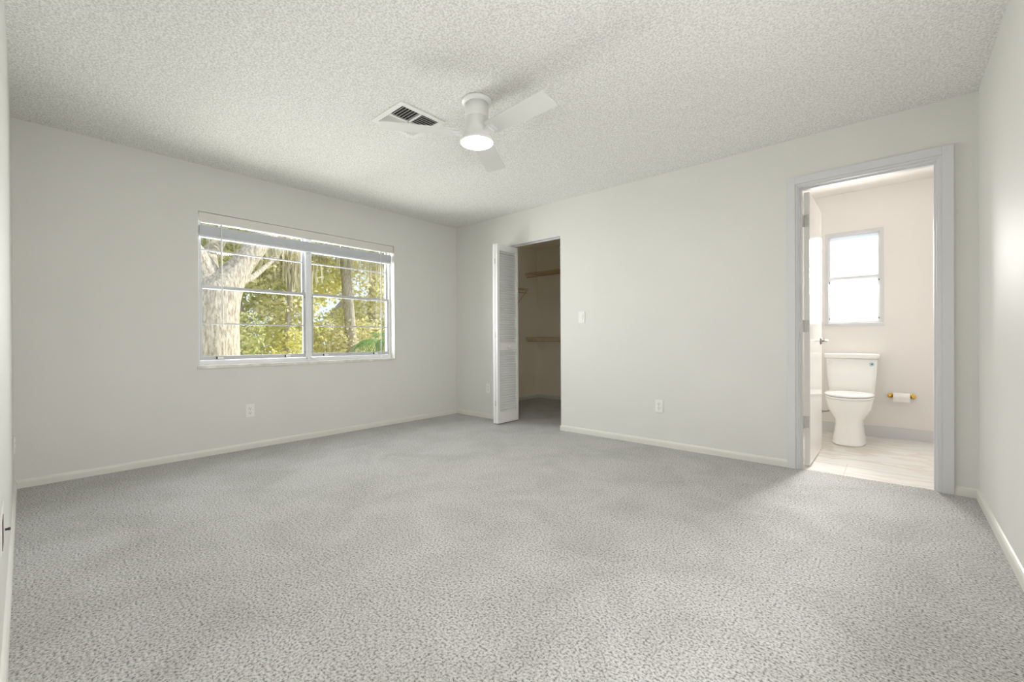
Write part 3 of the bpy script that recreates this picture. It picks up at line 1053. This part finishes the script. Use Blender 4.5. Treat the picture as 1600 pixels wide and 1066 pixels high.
def moss_strands(spots, seed):
    r = random.Random(seed)
    V, F = [], []
    for (x, y, z, L, spread, n) in spots:
        for _ in range(n):
            px, py = x + r.gauss(0, spread), y + r.gauss(0, spread)
            pz = z + r.uniform(-0.2, 0.2)
            l = L * r.uniform(0.4, 1.0)
            w = r.uniform(0.010, 0.028)
            a = r.uniform(0, PI)
            dx, dy = w * math.cos(a), w * math.sin(a)
            i = len(V)
            sx, sy = r.uniform(-0.06, 0.06), r.uniform(-0.06, 0.06)
            V += [Vector((px - dx, py - dy, pz)), Vector((px + dx, py + dy, pz)), Vector((px + dx + sx, py + dy + sy, pz - l * 0.55)), Vector((px - dx + sx, py - dy + sy, pz - l * 0.55)),
                  Vector((px + sx * 0.6, py + sy * 0.6, pz - l))]
            F += [(i, i + 1, i + 2, i + 3), (i + 3, i + 2, i + 4)]
    return V, F


GZ = -0.30


def local(pts, base):
    return [(p[0] - base[0], p[1] - base[1], p[2] - base[2]) for p in pts]


# the big live oak by the window
rnd = random.Random(11)
ob = (-4.15, -1.80, GZ)
oak = tag(empty('oak_tree', ob), 'large forked oak with pale bark right outside the window', 'tree')
mb = MB()
mb.tube(local([(-4.1, -1.84, GZ - 0.1), (-4.1, -1.82, 0.0), (-4.05, -1.79, 0.5), (-4.0, -1.77, 1.0), (-4.0, -1.74, 1.45), (-4.0, -1.66, 1.80), (-4.0, -1.45, 2.07), (-4.0, -1.31, 2.28),
               (-4.02, -1.17, 2.50), (-4.05, -1.01, 2.72), (-4.1, -0.77, 3.06), (-4.2, -0.40, 3.5), (-4.3, 0.1, 4.0), (-4.4, 0.7, 4.5)], ob),
        [0.62, 0.50, 0.42, 0.385, 0.37, 0.34, 0.215, 0.18, 0.17, 0.165, 0.155, 0.14, 0.12, 0.09], 26, jitter=0.035, rnd=rnd)
mb.tube(local([(-4.02, -1.76, 1.2), (-4.05, -1.78, 1.6), (-4.1, -1.80, 1.95), (-4.15, -1.90, 2.22), (-4.2, -2.04, 2.48), (-4.25, -2.20, 2.74), (-4.3, -2.5, 3.2), (-4.4, -2.9, 4.2)], ob),
        [0.26, 0.31, 0.27, 0.215, 0.185, 0.17, 0.15, 0.11], 22, jitter=0.035, rnd=rnd)
mb.tube(local([(-4.2, -1.55, 1.9), (-4.5, -1.22, 2.02), (-4.9, -0.86, 2.20), (-5.6, -0.2, 2.75), (-6.2, 0.5, 3.6)], ob), [0.10, 0.075, 0.055, 0.035, 0.015], 12, jitter=0.03, rnd=rnd)
mb.tube(local([(-4.3, -1.75, 2.0), (-4.9, -1.62, 2.45), (-5.6, -1.35, 2.75), (-6.4, -1.0, 3.1)], ob), [0.2, 0.17, 0.14, 0.1], 14, jitter=0.03, rnd=rnd)
mb.build('trunk', BARK, oak)
V, F = leaf_cloud([(-4.4, -2.6, 4.7, 1.6, 1.4, 0.9), (-4.6, 0.3, 5.0, 1.7, 1.6, 0.9), (-5.3, -0.9, 5.2, 1.5, 2.0, 1.0), (-5.6, 0.0, 3.9, 0.9, 1.0, 0.55)], 3600, 0.13, 21)
leaf_obj('foliage', local(V, ob), F, LEAF_MIX, oak)
V, F = moss_strands([(-4.8, -1.60, 3.3, 0.6, 0.12, 60), (-5.0, -0.2, 3.75, 0.7, 0.25, 50), (-5.6, -0.2, 3.2, 0.6, 0.3, 50)], 5)
tag(leaf_obj('hanging_moss', local(V, ob), F, MOSS, oak), kind='stuff')


def tree(name, label, base, trunk, rad, clumps, n, size, leafm, seed, moss=None, grp='trees beyond the lawn'):
    o = tag(empty(name, base), label, 'tree', grp)
    r = random.Random(seed)
    MB().tube(local(trunk, base), rad, 14, jitter=0.05, rnd=r).build('trunk', BARK2, o)
    V, F = leaf_cloud(clumps, n, size, seed)
    leaf_obj('foliage', local(V, base), F, leafm, o)
    if moss:
        V, F = moss_strands(moss, seed + 1)
        tag(leaf_obj('hanging_moss', local(V, base), F, MOSS, o), kind='stuff')
    return o


tree('mossy_tree', 'moss-draped tree seen through the right half of the window', (-9.0, 3.35, GZ),
     [(-9, 3.35, GZ), (-9, 3.3, 1.2), (-9, 3.2, 2.4), (-9, 3.12, 3.6), (-9, 3.16, 5.0), (-9, 3.3, 6.5)], [0.20, 0.17, 0.16, 0.15, 0.13, 0.1],
     [(-9.2, 3.0, 5.6, 1.6, 1.8, 1.2), (-9.4, 1.6, 4.6, 1.1, 0.9, 0.9), (-9.2, 4.6, 4.6, 1.0, 0.9, 0.9), (-9.6, 2.3, 3.4, 0.9, 0.6, 0.7)], 5200, 0.15, LEAF_YELLOW, 31,
     moss=[(-8.8, 3.15, 4.9, 2.2, 0.22, 160), (-8.9, 4.3, 4.3, 1.5, 0.3, 120), (-8.9, 2.4, 4.1, 1.2, 0.3, 80), (-8.9, 1.3, 4.1, 1.2, 0.3, 80)])
tree('yellow_tree', 'yellow-leaved tree seen just right of the window mullion', (-10.5, 2.6, GZ),
     [(-10.5, 2.6, GZ), (-10.5, 2.55, 1.5), (-10.5, 2.4, 3.0), (-10.4, 2.2, 4.4), (-10.4, 2.1, 5.6)], [0.13, 0.12, 0.10, 0.08, 0.05],
     [(-10.4, 2.3, 5.2, 1.3, 1.2, 1.1), (-10.2, 2.7, 3.3, 1.1, 1.2, 0.9), (-10.3, 1.9, 2.5, 1.0, 1.1, 0.8)], 4600, 0.14, LEAF_YELLOW, 41)
tree('slim_tree', 'slim olive-green tree seen left of the window mullion', (-8.2, 0.95, GZ),
     [(-8.2, 0.95, GZ), (-8.2, 1.0, 1.0), (-8.1, 1.05, 2.0), (-8.1, 1.05, 3.0), (-8.1, 1.0, 4.2)], [0.09, 0.08, 0.07, 0.06, 0.04],
     [(-8.3, 0.8, 3.9, 1.0, 1.1, 0.9), (-8.4, 0.2, 2.9, 0.9, 0.9, 0.6), (-8.6, 1.2, 1.9, 0.8, 0.9, 0.5)], 3600, 0.12, LEAF_MIX, 51,
     moss=[(-8.1, 0.6, 3.4, 1.0, 0.3, 110), (-8.0, 1.2, 3.1, 0.9, 0.25, 90)])
tree('leaning_tree', 'grey-trunked tree behind the right side of the forked oak', (-9.0, 0.15, GZ),
     [(-9, 0.15, GZ), (-9, 0.2, 0.8), (-9.1, 0.1, 1.8), (-9.2, -0.1, 3.0), (-9.3, -0.3, 4.2)], [0.17, 0.15, 0.13, 0.11, 0.07],
     [(-9.4, -0.4, 4.4, 1.4, 1.5, 1.1), (-9.7, 0.4, 2.6, 1.0, 1.2, 0.8), (-9.6, -1.2, 3.0, 1.0, 1.1, 1.0)], 4400, 0.14, LEAF_GREEN, 61)
tree('evergreen_tree', 'tall olive-green tree closing the view on the right of the window', (-12.5, 6.2, GZ),
     [(-12.5, 6.2, GZ), (-12.5, 6.1, 2.0), (-12.5, 6.2, 4.0), (-12.5, 6.2, 6.0)], [0.2, 0.18, 0.14, 0.08],
     [(-12.5, 6.2, 5.4, 1.8, 1.8, 1.5), (-12.3, 5.4, 3.4, 1.4, 1.4, 1.1), (-12.4, 7.4, 3.3, 1.3, 1.3, 1.2), (-12.4, 6.2, 2.0, 1.2, 1.5, 0.8)], 6500, 0.15, LEAF_MIX, 71)
tree('shade_tree', 'tall yellow-green tree far behind the slim tree', (-14.5, 3.2, GZ),
     [(-14.5, 3.2, GZ), (-14.5, 3.1, 2.0), (-14.6, 3.2, 4.0), (-14.6, 3.2, 6.5)], [0.22, 0.2, 0.15, 0.08],
     [(-14.6, 3.2, 6.0, 2.2, 2.4, 1.8), (-14.4, 2.0, 3.8, 1.6, 1.6, 1.2), (-14.4, 4.4, 3.6, 1.6, 1.6, 1.2)], 6500, 0.17, LEAF_YELLOW, 81)
tree('broad_tree', 'broad olive tree far behind the forked oak', (-14.0, -0.6, GZ),
     [(-14, -0.6, GZ), (-14, -0.6, 2.0), (-14, -0.5, 4.0), (-14, -0.4, 6.0)], [0.24, 0.2, 0.15, 0.08],
     [(-14, -0.6, 5.8, 2.2, 2.6, 1.8), (-13.8, 0.6, 3.6, 1.6, 1.7, 1.2), (-13.8, -2.0, 3.8, 1.5, 1.6, 1.3)], 6500, 0.17, LEAF_GREEN, 91)


def shrub(label, x, y, w, h, n, leafm, seed):
    base = (x, y, GZ)
    o = tag(empty('shrub', base), label, 'shrub', 'shrubs along the far side of the lawn')
    mb = MB()
    r = random.Random(seed)
    for k in range(6):
        a = k * PI / 3 + r.uniform(-0.4, 0.4)
        mb.tube([(0, 0, 0), (w * 0.25 * math.cos(a), w * 0.25 * math.sin(a), h * 0.5), (w * 0.5 * math.cos(a), w * 0.5 * math.sin(a), h * 0.9)], [0.02, 0.014, 0.006], 5)
    mb.build('stem', BARK2, o)
    V, F = leaf_cloud([(0, 0, h * 0.52, w * 0.62, w * 0.62, h * 0.52), (w * 0.3, w * 0.3, h * 0.75, w * 0.35, w * 0.35, h * 0.3)], n, 0.12, seed)
    leaf_obj('foliage', V, F, leafm, o)
    return o


shrub('olive shrub at the foot of the forked oak', -8.0, -0.55, 1.3, 1.9, 1500, LEAF_GREEN, 101)
shrub('yellow-green shrub left of the window mullion, low down', -8.6, 0.75, 1.2, 1.7, 1500, LEAF_YELLOW, 102)
shrub('yellow shrub touching the mullion at the bottom of the view', -9.6, 1.75, 1.3, 2.0, 1700, LEAF_YELLOW, 103)
shrub('dry tan shrub right of the window mullion', -9.4, 2.75, 1.2, 1.9, 1500, LEAF_MIX, 104)
shrub('pale shrub below the moss-draped tree', -10.2, 4.0, 1.4, 2.0, 1700, LEAF_MIX, 105)
shrub('green shrub behind the palm', -12.0, 6.6, 1.5, 2.2, 1800, LEAF_GREEN, 106)
shrub('tall olive hedge shrub behind the slim tree', -12.0, 1.3, 1.8, 2.8, 2200, LEAF_GREEN, 107)
shrub('tall yellow shrub behind the moss-draped tree', -13.0, 4.9, 1.7, 2.6, 2200, LEAF_YELLOW, 108)

# palm at the lower right of the window view
pb = (-6.4, 2.72, GZ)
palm = tag(empty('palm', pb), 'small green palm at the lower right corner of the window view', 'palm')
mb = MB()
mb.tube([(0, 0, 0), (0.02, 0, 0.6), (0.0, 0.02, 1.20)], [0.10, 0.085, 0.08], 14, jitter=0.08, rnd=random.Random(3))
mb.build('trunk', BARK2, palm)
r = random.Random(9)
for k in range(15):
    az = k * 2 * PI / 15 + r.uniform(-0.15, 0.15)
    el = r.uniform(0.25, 1.25)
    L = r.uniform(0.85, 1.2)
    V, F = [], []
    pts = []
    for i in range(15):
        t = i / 14
        rr = L * t * math.cos(el) * (1 - 0.12 * t)
        z = 1.20 + L * t * math.sin(el) - 0.75 * L * t * t
        pts.append(Vector((rr * math.cos(az), rr * math.sin(az), z)))
    sd = Vector((-math.sin(az), math.cos(az), 0))
    for i in range(1, 14):
        t = i / 14
        d = (pts[i + 1] - pts[i - 1]).normalized()
        ll = 0.34 * math.sin(PI * min(1, 0.15 + t * 0.85)) + 0.05
        for s in (-1, 1):
            tip = pts[i] + sd * s * ll * 0.8 + d * ll * 0.6 - Vector((0, 0, ll * 0.45))
            mid = pts[i] * 0.5 + tip * 0.5 + Vector((0, 0, 0.03))
            j = len(V)
            V += [pts[i], mid + d * 0.014, tip, mid - d * 0.014]
            F.append((j, j + 1, j + 2, j + 3))
    for i in range(14):
        j = len(V)
        V += [pts[i] - sd * 0.008, pts[i] + sd * 0.008, pts[i + 1] + sd * 0.006, pts[i + 1] - sd * 0.006]
        F.append((j, j + 1, j + 2, j + 3))
    leaf_obj('frond', V, F, LEAF_PALM, palm)

# neighbouring house glimpsed under the palm
hb = (-18.5, 10.6, GZ)
ho = tag(empty('house', hb), 'white house glimpsed behind the palm', 'house')
MB().box(-1.6, 1.6, -2.4, 3.4, 0, 2.5).build('wall', HOUSE, ho)
mb = MB()
mb.loft([[(-2.0, -2.8, 2.5), (2.0, -2.8, 2.5), (0, -2.8, 3.5)], [(-2.0, 3.8, 2.5), (2.0, 3.8, 2.5), (0, 3.8, 3.5)]], smooth=False)
mb.build('roof', ROOF, ho)
mb = MB()
mb.box(1.6, 1.64, -1.0, 0.2, 1.0, 2.1)
mb.build('window', ALU, ho)
